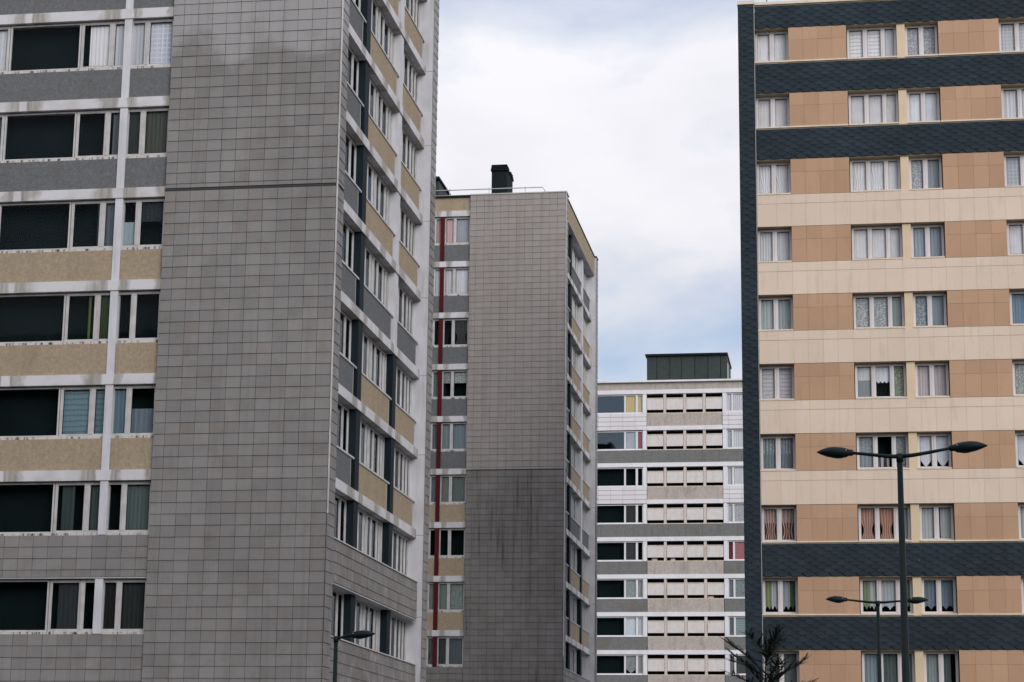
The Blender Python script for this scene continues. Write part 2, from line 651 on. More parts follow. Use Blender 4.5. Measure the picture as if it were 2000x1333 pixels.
class Tiles:
    """wall tiles: up to `cap` objects of their own, the rest joined"""

    def __init__(s, bld, mat, w, h, cap=300):
        s.bld, s.mat, s.w, s.h, s.cap, s.n = bld, mat, w, h, cap, 0
        s.rest = MB()
        s.shared = {}

    def field(s, wall, side, plane, u0, u1, z0, z1, own=None, phase=0.0, from_top=True, gap=.011, hg=.011):
        rows = int(math.ceil((z1 - z0) / s.h - 1e-6))
        for r in range(rows):
            zt = z1 - r * s.h
            zb = max(zt - s.h, z0)
            if zt - zb < .05:
                continue
            u = u0 - phase
            while u < u1 - .02:
                a, b = max(u, u0), min(u + s.w, u1)
                u += s.w
                if b - a < .03:
                    continue
                j = RND.uniform(-.002, .002)
                jb = RND.uniform(-.003, .003)
                wd, ht = b - a - gap, zt - zb - hg
                uc = (a + b) / 2 + j
                if own and own(uc, zb) and s.n < s.cap:
                    key = (side, round(wd, 3), round(ht, 3))
                    if key not in s.shared:
                        s.shared[key] = MB(side, 0).wedge(-wd / 2, wd / 2, -.026, -.012, .004, 0, ht).mesh('tile')
                    mb = MB(side, plane)
                    link('tile', s.shared[key], s.mat, wall, mb.p(uc, jb, zb + hg))
                    s.n += 1
                else:
                    s.rest.side, s.rest.plane = side, plane
                    s.rest.wedge(uc - wd / 2, uc + wd / 2, -.026 + jb, -.012 + jb, .004 + jb, zb + hg, zb + hg + ht)

    def close(s, name='tile_cladding'):
        if s.rest.v:
            o = s.rest.obj(name, s.mat, s.bld)
            o['kind'] = 'stuff'


# ------------------------------------------------------------------ the ground
gm = bpy.data.meshes.new('ground')
gm.from_pydata([(-900, -900, 0), (900, -900, 0), (900, 1800, 0), (-900, 1800, 0)], [], [(0, 1, 2, 3)])
go = link('ground', gm, 'ground')
go['kind'] = 'structure'

# ------------------------------------------------------------------ twin towers
XA = -14.08
XG = -19.16
XL = -27.0
W_ = (.68, .67, .70)
CUR_A = {   # rows from the top slab number; panes P1 P2 | P3 P4; dark colours include the dimness behind glass
    10: [('plain', W_, 'plain'), None, None, ('plain', W_, 'plain')],
    9: [None, ('plain', (.3, .32, .34), 'plain'), ('plain', W_, 'plain'), None],
    8: [('plain', (.2, .22, .24), 'plain'), None, None, ('plain', (.3, .3, .3), 'plain')],
    7: [('plain', (.78, .76, .78), 'plain', .22, 1), ('plain', (.62, .62, .65), 'plain'), ('plain', (.5, .5, .54), 'plain'), ('plain', (.66, .67, .74), 'grid')],
    6: [None, ('plain', (.10, .12, .13), 'plain', .2, 1), ('plain', (.035, .04, .04), 'plain'), ('plain', (.075, .08, .065), 'plain')],
    5: [('plain', (.06, .08, .10), 'plain', .88, 1), ('plain', (.12, .15, .18), 'plain'), ('low', (.30, .38, .40), 'flat'), ('half', (.04, .05, .06), 'lace')],
    4: [('plain', (.10, .13, .05), 'plain', .72, .82), ('plain', (.04, .07, .03), 'plain'), None, None],
    3: [('plain', (.17, .25, .29), 'rows'), ('plain', (.14, .21, .25), 'rows'), ('plain', (.13, .20, .24), 'plain'), ('low', (.16, .20, .24), 'plain')],
    2: [('plain', (.05, .07, .07), 'plain', .15, .6), ('plain', (.06, .08, .08), 'plain'), None, ('plain', (.10, .13, .13), 'plain')],
    1: [('plain', (.04, .045, .05), 'plain', .2, 1), None, ('plain', (.02, .02, .02), 'plain'), ('plain', (.03, .035, .035), 'plain')],
}
CUR_B = {
    10: [('plain', (.40, .40, .42), 'flat'), ('plain', (.62, .40, .40), 'plain'), ('plain', (.62, .42, .43), 'plain'), ('plain', (.34, .36, .40), 'flat')],
    9: [None, ('plain', (.72, .71, .74), 'flat'), ('plain', (.60, .58, .62), 'plain'), ('plain', (.66, .65, .69), 'plain')],
    8: [None, None, None, ('swag', (.06, .06, .06), 'plain')],
    7: [None, ('plain', (.18, .21, .20), 'rows'), ('half', (.40, .44, .42), 'lace'), ('half', (.48, .52, .50), 'lace')],
    6: [None, ('plain', (.16, .17, .18), 'plain'), ('plain', (.24, .28, .31), 'plain'), ('plain', (.22, .27, .31), 'plain')],
    5: [None, ('plain', (.20, .25, .28), 'lace'), ('plain', (.20, .22, .20), 'plain'), ('plain', (.16, .19, .18), 'plain')],
    4: [None, None, None, None],
    3: [None, ('plain', (.25, .27, .26), 'plain'), ('plain', (.22, .27, .24), 'plain'), ('plain', (.38, .43, .40), 'lace')],
    2: [None, ('swag', (.14, .16, .16), 'plain'), ('plain', (.06, .08, .08), 'plain'), ('plain', (.13, .15, .16), 'plain')],
    1: [None, None, ('plain', (.08, .1, .1), 'plain'), None],
}


def tower(label, Y0, dz, tmat, pillar, cur, seam_own):
    Z = lambda k: 3.40 + EYE + dz + 2.75 * k           # underside of floor band k
    roof = 32.04 + EYE + dz
    seam = 17.36 + EYE + dz
    T = thing('apartment_tower', label, 'building', ((XA + XL) / 2, Y0 + 7.15, 0), 'twin tiled towers')
    # core, hidden behind the facades
    MB().box(XL, XA - .95, Y0 + .62, Y0 + 14.2, 0, roof - .1).obj('core', 'room', T)
    tl = Tiles(T, tmat, .43, .3227)
    ts = Tiles(T, 'tileS', .43, .3227)
    # gable wall with slate tiles
    g = MB('x', Y0).box(XG, XA - .004, .0, .60, 0, roof - .02).obj('gable_wall', 'subst', T)
    g2 = MB('y', XA).box(Y0 + .604, Y0 + .78, .0, 1.0, 0, roof - .02).obj('gable_return', 'subst', T)
    ph = .10
    SG = .085 if dz == 0 else .05
    own = seam_own
    tl.field(g, 'x', Y0, XG, XA, .3, seam - SG, own, phase=ph)
    tl.field(g, 'x', Y0, XG, XA, seam, roof - .03, own, phase=ph)
    tl.field(g2, 'y', XA, Y0 - .02, Y0 + .78, .3, seam - SG, None)
    tl.field(g2, 'y', XA, Y0 - .02, Y0 + .78, seam, roof - .03, None)
    # flashing at the seam, coloured dark as its shadow line; corner bead, parapet cap
    MB('x', Y0).box(XG - .01, XA + .02, -.010, .05, seam - .05, seam - .02).obj('flashing', 'subst', T)
    MB('x', Y0).box(XA - .008, XA + .034, -.036, -.002, 9.5 + dz, roof - .03).obj('corner_bead', 'pvc', T)
    c = MB('x', Y0)
    c.box(XG - .02, XA + .05, -.05, 1.0, roof - .028, roof + .03)
    c.box(XL, XG - .022, .02, 1.0, roof - .07, roof + .02)
    c.obj('parapet_cap', 'metal' if dz else 'roof', T)
    MB('x', Y0).box(XL, XG - .024, -.01, .018, roof - .10, roof - .01).obj('roof_edge', 'roof', T)
    MB().box(XL, XA - .3, Y0 + 1.0, Y0 + 14.0, roof - .35, roof - .08).obj('roof', 'roof', T)
    # far end wall: white return, tiled edge
    MB('x', Y0 + 13.52).box(XA - 1.6, XA - .004, 0, .76, 0, roof - .02).obj('end_wall', 'white', T)
    for k in range(0, 11):
        MB('x', Y0 + 13.52).box(XA - .62, XA - .002, -.0035, .004, Z(k) + .10, Z(k) + .112).obj('joint', 'subst', T)
    g3 = MB('y', XA).box(Y0 + 13.524, Y0 + 14.30, -.002, .02, 0, roof - .02).obj('end_wall_edge', 'subst', T)
    tl.field(g3, 'y', XA + .002, Y0 + 13.50, Y0 + 14.30, .3, roof - .03, None)
    MB('y', XA).box(Y0 + 13.46, Y0 + 14.33, -.05, .3, roof - .026, roof + .03).obj('end_wall_cap', 'roof', T)
    # ---- front bays left of the gable
    FS, FP, FW = .03, .10, .17                          # recess of bands, panels, windows
    joints = [XL, -26.0, -25.67, -23.82, -23.49, -20.86, -20.33, XG]
    bw = dict(frame='pvc')
    for k in range(1, 11):
        zb = Z(k)
        zs = zb - 1.54                                  # underside of the sill
        if k > 1:
            for a, b in zip(joints[:-1], joints[1:]):
                MB('x', Y0).box(a + .004, b - .004, FS, .5, zb, zb + .30).obj('floor_band', 'slabX', T)
        else:
            MB('x', Y0).box(XL, XG - .004, FS + .01, .5, zb, zb + .03).obj('band_trim', 'metal', T)
        # windows
        cu = cur.get(k, [None] * 4)
        sl = (.07, .05, 'sill')
        z0, z1 = zs + .07, zb - .02
        wl_ = dict(sill=sl)
        window(T, 'x', Y0 + FW, -24.24, -22.04, z0, z1, (), (), fw=.05, glass='glass', sash=False, **wl_)
        window(T, 'x', Y0 + FW, -25.62, -24.26, z0, z1, ((-24.98, .13),), (cu[0], cu[1]), **wl_)
        window(T, 'x', Y0 + FW, -22.02, -20.56, z0, z1, ((-21.08, .14),), (cu[0], cu[1]), **wl_)
        window(T, 'x', Y0 + FW, -20.545, XG - .01, z0, z1, ((-20.0, .13),) , (cu[2], cu[3]), **wl_)
        # pillar in front of the frames
        zlow = zs - .91 if k > 2 else zs + .01
        if pillar == 'white':
            MB('x', Y0).box(-20.67, -20.44, FS + .03, .3, zlow + .002, zb - .001).obj('pillar', 'white', T)
        else:
            MB('x', Y0).box(-20.74, -20.535, FS + .012, .3, zlow + .002, zb - .001).obj('pillar', 'red', T)
        # spandrel
        if k > 2:
            for a, b in (((XL, -20.68), (-20.43, XG)) if pillar == 'white' else ((XL, -20.745), (-20.53, XG))):
                MB('x', Y0).box(a, b, FP, .5, zs - .908, zs - .002).obj('spandrel', 'dashG' if k > 5 else 'dashT', T)
        else:
            top = zs - .004
            bot = Z(k - 1) + (.03 if k == 2 else -3)
            bnd = MB('x', Y0).box(XL, XG - .006, FS + .03, .5, max(bot, .1), top).obj('tile_band', 'subst', T)
            tl.field(bnd, 'x', Y0 + FS + .03, -26.2, XG - .012, max(bot, .3), top - .002, None, phase=.2)
        if k == 10:
            MB('x', Y0).box(XL, XG - .004, FP, .5, zb + .302, roof - .072).obj('spandrel', 'dashT', T)
    # ---- side facade
    SS, SP, SW, SQ = .26, .35, .52, .30
    pil = ((Y0 + 4.42, Y0 + 4.97), (Y0 + 9.42, Y0 + 9.92))
    for k in range(1, 11):
        zb = Z(k)
        zs = zb - 1.54
        ye = Y0 + 13.515
        if k == 10:
            MB('y', XA).box(Y0 + .785, ye, .09, 1.0, zb + .03, roof - .05).obj('spandrel', 'dashT', T)
            MB('y', XA).box(Y0 + .785, ye, .05, 1.0, roof - .048, roof + .01).obj('roof_edge', 'roof', T)
            MB('y', XA).box(Y0 + .785, ye, .092, 1.0, zb, zb + .028).obj('soffit', 'white', T)
        elif k > 1:
            js = [Y0 + .785, Y0 + 4.1, Y0 + 5.1, Y0 + 7.2, Y0 + 9.15, Y0 + 10.0, ye]
            for a, b in zip(js[:-1], js[1:]):
                MB('y', XA).box(a + .003, b - .003, SS, .9, zb, zb + .30).obj('floor_band', 'slabY', T)
        pc = lambda s: ('plain', RND.choice(((.5, .5, .53), (.35, .38, .40), (.62, .62, .66), (.2, .23, .25))), 'plain', *s)
        z0, z1 = zs + .07, zb - .02
        kw = dict(fw=.06, mw=.07, dep=.05, sash=False)
        sl = (.06, .20, 'pvc')
        pick = lambda: pc((0, 1)) if RND.random() < .45 else None
        if k <= 2:
            sl = None
        window(T, 'y', XA - SW, Y0 + .8, pil[0][0] - .003, z0, z1, (Y0 + 2.1, Y0 + 3.66), (None, None, pick()), sill=sl, **kw)
        window(T, 'y', XA - SW, pil[0][1] + .003, pil[1][0] - .003, z0, z1, (Y0 + 6.02, (Y0 + 6.78, .07), (Y0 + 7.18, .16), Y0 + 7.82, Y0 + 8.65, Y0 + 9.05),
               (None, pick(), pick(), pick(), None, pick(), None), sill=sl, **kw)
        window(T, 'y', XA - SW, pil[1][1] + .003, ye, z0, z1, (Y0 + 11.05, Y0 + 11.85, Y0 + 12.5, Y0 + 13.0),
               (None, pick(), pick(), pick(), None), sill=sl, **kw)
        for i, (a, b) in enumerate(pil):
            col = 'dark' if (i == 0 or k <= 4) else 'white'
            lo = (zs - .91) if k > 2 else zs + .02
            MB('y', XA).box(a, b, SQ, .9, lo + .002, zb - .001).obj('pillar', col, T)
        if k > 2:
            gray3 = (k == 5) or (k == 10)
            sp = ((Y0 + .79, Y0 + 4.06, 'dashG'), (pil[0][1] + .01, Y0 + 9.12, 'dashG' if gray3 else 'dashT'), (pil[1][1] + .01, Y0 + 13.2, 'dashG' if gray3 else 'dashT'))
            for a, b, c_ in sp:
                s_ = MB('y', XA).box(a, b, SP, .9, zs - .908, zs + .008).obj('spandrel', c_, T)
                MB('y', XA).box(b + .002, b + .02, SP - .01, .9, zs - .906, zs + .006).obj('edge_trim', 'metal', s_)
        else:
            top = zs + .03
            bot = Z(k - 1) if k == 2 else .1
            bnd = MB('y', XA).box(Y0 + .79, ye - .16, .17, .9, bot, top).obj('tile_band', 'subst', T)
            ts.field(bnd, 'y', XA - .17, Y0 + .79, ye - .16, bot + .02, top - .004, None, phase=.1)
            MB('y', XA).box(Y0 + .79, ye - .13, .12, .55, top, top + .035).obj('band_sill', 'pvc', T)
            if k == 2:
                MB('y', XA).box(Y0 + .79, ye - .14, .13, .9, bot - .03, bot - .002).obj('band_trim', 'pvc', T)
    tl.close()
    ts.close('worn_tile_cladding')
    return T


inA = lambda u, z: 4.6 < z
inB = lambda u, z: 7.6 < z
TA = tower('left tall tower with grey tiled gable end and white pillar beside it', 56.58, 0.0, 'tileA', 'white', CUR_A, inA)
TB = tower('middle tower with tiled gable end and dark red pillar, set back behind the left tower', 106.10, -0.39, 'tileB', 'red', CUR_B, inB)

# roof things on the middle tower
roofB = 32.04 + EYE - .39
st = thing('vent_stack', 'black ventilation stack with louvred caps on the middle tower roof', 'chimney', (-18.27, 111, roofB - .08))
MB().box(-18.71, -17.86, 110.0, 112.0, roofB - .08, 35.72).obj('body', 'roof', st)
for y0, y1 in ((109.93, 110.75), (111.3, 112.08)):
    for i in range(4):
        e = .05 - .015 * i
        MB().box(-18.71 - e, -17.86 + e, y0 - e, y1 + e, 35.725 + i * .095, 35.775 + i * .095).obj('louvre', 'roof', st)
    MB().box(-18.62, -17.95, y0 + .06, y1 - .06, 35.722, 36.05).obj('cap_core', 'green', st)
ra = thing('roof_rail', 'pale tubular safety rail along the middle tower roof edge', 'railing', (-20.5, 108.5, roofB - .08))
mb = MB()
tube(mb, [(-26.5, 108.5, 34.26), (-15.68, 108.5, 34.26), (-15.52, 108.5, 34.02), (-15.44, 108.5, roofB - .07)], .028, 8)
mb.obj('handrail', 'metal', ra, True)
for x in (-25.0, -22.9, -20.75, -18.59, -16.62):
    tube(MB(), [(x, 108.53, roofB - .08), (x, 108.53, 34.36)], .016, 6).obj('rail_post', 'metal', ra, True)


def pent(label, x0, x1, y0, y1, zb, zt, seams, ov=.25):
    t = thing('stair_house', label, 'roof housing', ((x0 + x1) / 2, (y0 + y1) / 2, zb))
    MB().box(x0 + .02, x1 - .02, y0 + .02, y1 - .02, zb, zt - .16).obj('wall', 'roof', t)
    ed = [x0] + seams + [x1]
    for a, b in zip(ed[:-1], ed[1:]):
        MB('x', y0).box(a + .022, b - .022, -.01, .018, zb + .01, zt - .17).obj('panel', 'green', t)
    n = 3
    for i in range(n):
        a = y0 + (y1 - y0) * i / n
        MB('y', x1).box(a + .012, a + (y1 - y0) / n - .012, -.01, .018, zb + .01, zt - .17).obj('panel', 'green', t)
    MB().box(x0 - ov * .35, x1 + ov * .3, y0 - ov, y1 + ov, zt - .14, zt).obj('roof', 'roof', t)
    return t


pent('black stair housing on the middle tower roof, half hidden by the left tower', -25.5, -21.7, 110.2, 113.2, roofB - .08, 35.52, [-24.5, -23.5, -22.6])

# ------------------------------------------------------------------ far block C
YC = 155.0
ZC = lambda j: 30.35 + EYE - 2.75 * j
C = thing('apartment_block', 'distant white banded apartment block with enclosed balconies down its middle', 'building', (-11.62, YC + 6, 0))
CX0, CX1 = -19.4, -3.84
MB().box(CX0 + .02, CX1 - .02, YC + .55, YC + 11, 0, ZC(0) + .9).obj('core', 'room', C)
for a, b in ((CX0, CX0 + .3), (CX1 - .3, CX1)):
    MB().box(a, b, YC + .01, YC + 11, 0, ZC(0) + .82).obj('end_wall', 'whiteC', C)
ca, cb = CX0 + .3, CX1 - .3
MB('x', YC).box(CX0, CX1, -.18, 11.1, ZC(0) + .87, ZC(0) + 1.0).obj('cornice', 'whiteC', C)
MB('x', YC).box(ca, cb, .06, .6, ZC(0) + .32, ZC(0) + .868).obj('fascia', 'dashP', C)
Yl, Gy, Wc = (.62, .52, .28), (.44, .46, .50), (.62, .61, .66)
CUL = [  # left panes (wide, narrow), right panes (narrow, wide), loggia glass
    ((Yl, 'plain'), (Yl, 'plain'), (Wc, 'plain'), (Wc, 'plain'), 'mirror'),
    ((Gy, 'flat'), ((.34, .12, .16), 'plain'), (Gy, 'plain'), (Wc, 'plain'), 'mirror'),
    (None, None, ((.5, .5, .52), 'plain'), (Wc, 'plain'), 'glass'),
    (((.05, .05, .05), 'plain'), None, ((.45, .46, .48), 'plain'), (Wc, 'lace'), 'glass'),
    (((.06, .06, .065), 'plain'), None, ((.16, .03, .04), 'plain'), ((.40, .17, .18), 'plain'), 'glass'),
    (((.42, .47, .46), 'lace'), ((.38, .42, .42), 'lace'), ((.22, .28, .30), 'lace'), ((.32, .38, .38), 'lace'), 'glass'),
    (((.62, .66, .72), 'flat'), ((.52, .55, .60), 'flat'), ((.2, .22, .24), 'lace'), ((.28, .33, .36), 'rows'), 'glass'),
    (((.40, .42, .43), 'point'), ((.3, .3, .31), 'plain'), ((.2, .2, .21), 'plain'), ((.08, .09, .09), 'plain'), 'glass'),
    (None, (Gy, 'plain'), None, (Gy, 'plain'), 'glass'),
]


def cs(c):
    if not c:
        return None
    if c[1] == 'point':
        return ('point', c[0], 'lace')
    return ('plain', c[0], c[1])


for j in range(0, 9):
    zb = ZC(j)
    full = j != 1 and j != 3
    if j in (1, 3):
        MB('x', YC).box(-14.42, -8.82, .0, .6, zb, zb + .31).obj('floor_band', 'whiteC', C)
    else:
        mids = [ca, -14.44, -8.80, cb]
        for a, b in zip(mids[:-1], mids[1:]):
            MB('x', YC).box(a + .003, b - .003, .0, .6, zb, zb + .31).obj('floor_band', 'whiteC', C)
    cl = CUL[j]
    z0, z1 = zb - 1.42, zb - .03
    sl = (.06, .04, 'whiteC')
    kw = dict(fw=.06, frame='whiteC', dep=.06)
    window(C, 'x', YC + .12, -18.25, -16.06, z0, z1, (), (), glass=cl[4], sash=False, sill=sl, **kw)
    window(C, 'x', YC + .12, -16.05, -14.72, z0, z1, ((-15.18, .16),), (cs(cl[0]), cs(cl[1])), sill=sl, sash=False, **kw)
    window(C, 'x', YC + .12, -8.52, -7.19, z0, z1, ((-8.08, .14),), (cs(cl[2]), cs(cl[3])), sill=sl, sash=False, **kw)
    window(C, 'x', YC + .12, -7.18, -4.99, z0, z1, (), (), glass=cl[4], sash=False, sill=sl, **kw)
    MB('x', YC).box(ca, -18.26, .1, .6, zb - 2.44, zb).obj('wall_strip', 'whiteC', C)
    MB('x', YC).box(-4.98, cb, .1, .6, zb - 2.44, zb).obj('wall_strip', 'whiteC', C)
    for a, b in ((-14.71, -14.44), (-8.80, -8.53)):
        MB('x', YC).box(a, b, .03, .6, zb - 1.48, zb).obj('pilaster', 'whiteC', C)
    # loggia in the middle: posts, boards, rails
    MB('x', YC).box(-14.43, -8.81, .05, .2, zb - 1.50, zb - 1.44).obj('loggia_sill', 'rust', C)
    px = [-14.43, -13.18, -12.99, -11.71, -11.51, -10.26, -10.06, -8.81]
    for i in (1, 3, 5):
        MB('x', YC).box(px[i], px[i + 1], .06, .3, zb - 1.44, zb).obj('loggia_post', 'rusty', C)
    for i in (0, 2, 4, 6):
        b_ = MB('x', YC).box(px[i] + .02, px[i + 1] - .02, .09, .12, zb - 1.20, zb - .36).obj('board', 'board', C)
        MB('x', YC).box(px[i] + .004, px[i + 1] - .004, .07, .13, zb - .355, zb - .30).obj('rail', 'rust', b_)
    if j == 4:
        MB('x', YC + .3).box(-14.1, -13.7, 0, .2, zb - 1.44, zb - 1.25).obj('stored_box', 'rust', C)
        MB('x', YC + .3).box(-12.7, -12.4, 0, .2, zb - 1.44, zb - 1.27).obj('stored_box', 'board', C)
    if j == 5:
        MB('x', YC + .3).box(-10.0, -9.6, 0, .2, zb - 1.44, zb - 1.28).obj('stored_box', 'post', C)
    # spandrels
    zt, zl = zb - 1.49, ZC(j + 1) + .31
    if j in (0, 2):
        MB('x', YC).box(-14.40, -8.84, .05, .6, zl + .002, zb - 1.502).obj('spandrel', 'dashP', C)
        for (a, b, ph) in ((ca, -14.425, .75), (-8.815, cb, .45)):
            bd = MB('x', YC).box(a, b, .03, .6, zl - .30, zt).obj('tile_band', 'subst', C)
            zr = zt - .002
            for h in (.25, .34, .34, .32):
                u = a - ph
                while u < b - .05:
                    p, q = max(u, a), min(u + .91, b)
                    if q - p > .05:
                        MB('x', YC + .03).wedge(p + .006, q - .006, -.03, -.016, -.002, zr - h + .02, zr).obj('tile', 'tilew', bd)
                    u += .91
                zr -= h
    elif j in (1, 3):
        e = [ca, -17.85, -16.57, -15.38, -14.1, -12.84, -11.59, -10.35, -9.06, -7.8, -6.5, -5.2, cb]
        for a, b in zip(e[:-1], e[1:]):
            MB('x', YC).box(a + .006, b - .006, .05, .6, zl + .002, zt - .012).obj('spandrel', 'dashD', C)
    else:
        for a, b, c_ in ((ca, -16.5, 'dashD'), (-16.49, -14.44, 'dashD'), (-14.40, -8.84, 'dashP'), (-8.80, cb, 'dashD')):
            MB('x', YC).box(a, b, .05, .6, zl + .002, zt - .013).obj('spandrel', c_, C)
MB('x', YC).box(ca, cb, .04, .6, 0, ZC(9) + .3).obj('base_wall', 'dashD', C)
pc_ = pent('dark green panelled stair housing on the distant block roof', -14.72, -8.62, 158.2, 163.4, ZC(0) + 1.0, 35.62, [-13.95, -12.95, -12.05, -11.05, -10.05, -9.1])
MB('y', -8.62).box(158.5, 159.3, -.06, -.012, ZC(0) + 1.02, 34.9).obj('door', 'metal', pc_)

# ------------------------------------------------------------------ right block D
YD = 81.09
ZD = lambda k: 30.72 + EYE - 2.75 * k      # window head of row k
D = thing('apartment_block', 'cream and ochre panelled apartment block with dark shingle bands on the right', 'building', (5, YD + 6, 0))
DX0, DX1 = -3.83, 10.3
DP = -3.19
MB().box(DX0 + .05, DX1, YD + .78, YD + 12, 0, ZD(0) + 1.0).obj('core', 'room', D)
MB().box(DX0 + .02, DX0 + .30, YD + .62, YD + 12, 0, ZD(0) + 1.03).obj('side_wall', 'shsub', D)
rowx = [(-3.17, -1.84, 'w'), (-1.83, .46, 'p'), (.49, 2.43, 'w3'), (2.44, 2.76, 'post'), (2.77, 4.03, 'w'), (4.06, 6.40, 'p'), (6.42, 8.38, 'w3'), (8.39, 8.71, 'post'),
        (8.72, 9.98, 'w')]
# pier at the left end
pier = MB('x', YD).box(DX0, DP, -.05, .6, 0, ZD(0) + 1.03).obj('pier', 'shsub', D)
MB('x', YD).box(DP + .002, DP + .022, -.085, -.02, 0, ZD(0) + 1.03).obj('pier_trim', 'metal', D)
MB('x', YD).box(DX0 - .02, DP + .03, -.10, .5, ZD(0) + 1.04, ZD(0) + 1.19).obj('pier_cap', 'sillC', D)
MB('x', YD).box(DP + .035, DX1, -.06, .8, ZD(0) + 1.0, ZD(0) + 1.12).obj('parapet_cap', 'sillC', D)

shared_sh = None
shrest = MB()
shn = [0]
SHW, SHH = .50, .137


def shingles(wall, plane, u0, u1, z0, z1, own, start=0):
    """hexagonal tabs, each row shifted half a tab, lower edge proud"""
    global shared_sh
    pts = [(-.11, 0), (.11, 0), (.245, .118), (.245, .27), (-.245, .27), (-.245, .118)]
    vs = [-.040 + .11 * b for (a, b) in pts]
    r = 0
    z = z1 - SHH
    while z > z0 - .10:
        off = (0 if (r + start) % 2 else .25)
        u = u0 - .25 + off
        while u < u1 + .25:
            uj = u + RND.uniform(-.008, .008)
            zj = z + RND.uniform(-.004, .004)
            inside = uj - .245 > u0 and uj + .245 < u1 and zj > z0 and zj + .27 < z1
            if inside and own and shn[0] < 300:
                if shared_sh is None:
                    shared_sh = MB('x', 0).prism(pts, vs, .004).mesh('shingle')
                link('shingle', shared_sh, 'shing', wall, (uj, plane + RND.uniform(-.002, .001), zj))
                shn[0] += 1
            else:
                pp = []
                for (a, b) in pts:
                    pp.append((min(max(uj + a, u0 + .003), u1 - .003), min(max(zj + b, z0), z1)))
                if max(p[0] for p in pp) - min(p[0] for p in pp) > .02 and max(p[1] for p in pp) - min(p[1] for p in pp) > .02:
                    shrest.side, shrest.plane = 'x', plane + RND.uniform(-.002, .001)
                    shrest.prism(pp, vs, .004)
            u += SHW
        z -= SHH
        r += 1


shingles(pier, YD - .052, DX0, DP, 3.0, ZD(0) + 1.03, False)
Wd = (.76, .74, .77)
Wg = (.66, .67, .70)
Gn = (.40, .45, .45)
Dk = (.16, .19, .20)
CD = [
    [[('plain', Wd, 'flat')] * 2, [('plain', Wd, 'rows')] * 2 + [('plain', (.6, .59, .64), 'flat')], [('plain', (.6, .6, .66), 'lace')] * 2, [('plain', (.6, .6, .64), 'grid')] * 3],
    [[('plain', (.66, .63, .65), 'flat')] * 2, [('plain', (.66, .64, .66), 'flat')] * 3, [('plain', (.74, .75, .80), 'flat')] * 2, [('plain', (.66, .66, .70), 'plain')] * 3],
    [[[('plain', Wg, 'flat'), ('swag', Wd, 'plain')]] * 2, [[('plain', Wg, 'flat'), ('swag', Wd, 'plain')]] * 2 + [('plain', Wd, 'flat')], [('plain', (.55, .57, .62), 'lace'), ('plain', (.33, .36, .40), 'plain')], [('plain', (.5, .52, .57), 'grid')] * 3],
    [[('plain', (.62, .62, .65), 'plain')] * 2, [('plain', (.68, .67, .70), 'flat')] * 3, [('plain', (.33, .37, .43), 'plain')] * 2, [('plain', (.66, .65, .69), 'flat')] * 3],
    [[('plain', Gn, 'plain')] * 2, [('plain', (.55, .58, .60), 'lace')] * 2 + [('plain', (.28, .33, .34), 'flat')], [('plain', (.38, .44, .50), 'lace'), ('plain', (.28, .33, .38), 'flat')], [('plain', (.20, .27, .35), 'plain')] * 3],
    [[('plain', (.52, .50, .53), 'rows')] * 2, [[('half', (.6, .61, .63), 'flat'), ('low', (.26, .29, .31), 'flat')], ('scallop', (.66, .67, .72), 'flat'), ('plain', (.38, .44, .34), 'lace')], [('plain', (.50, .44, .46), 'plain')] * 2, [('plain', (.5, .54, .52), 'lace')] * 3],
    [[[('scallop', (.46, .5, .52), 'lace'), ('plain', (.18, .22, .24), 'plain')]] * 2, [[('scallop', (.5, .53, .56), 'lace'), ('plain', (.28, .31, .35), 'plain')], None, ('plain', (.40, .43, .45), 'lace')], [('point', (.62, .63, .70), 'flat')] * 2, [('point', (.6, .61, .66), 'flat')] * 3],
    [[[('swag', (.50, .32, .28), 'plain'), ('half', (.26, .24, .24), 'plain'), ('low', (.09, .05, .05), 'plain')]] * 2, [('swag', (.45, .27, .22), 'plain'), ('swag', (.45, .25, .19), 'plain'), ('plain', (.36, .38, .40), 'plain')], [('plain', (.42, .45, .46), 'plain'), ('plain', (.42, .45, .46), 'plain', .15, 1)], [('plain', (.42, .45, .47), 'plain')] * 3],
    [[[('wave', (.23, .27, .14), 'plain', 0, .5), ('wave', (.42, .44, .48), 'plain', .5, 1)], [('wave', (.36, .40, .46), 'plain', 0, .55), ('wave', (.085, .13, .065), 'plain', .55, 1)]],
     [[('wave', (.21, .26, .16), 'plain', 0, .5), ('wave', (.42, .45, .46), 'plain', .5, 1)], ('wave', (.42, .44, .47), 'plain'), ('wave', (.20, .26, .16), 'plain')], [('wave', (.16, .21, .26), 'plain')] * 2, [('plain', (.2, .26, .3), 'plain')] * 3],
    [[('plain', (.13, .14, .15), 'plain')] * 2, [('plain', (.22, .27, .31), 'plain'), ('plain', (.10, .12, .12), 'plain'), ('plain', (.18, .2, .21), 'plain')], [('plain', (.24, .28, .29), 'plain'), ('plain', (.10, .13, .14), 'plain', 0, .6)], [None] * 3],
]
REC = .34
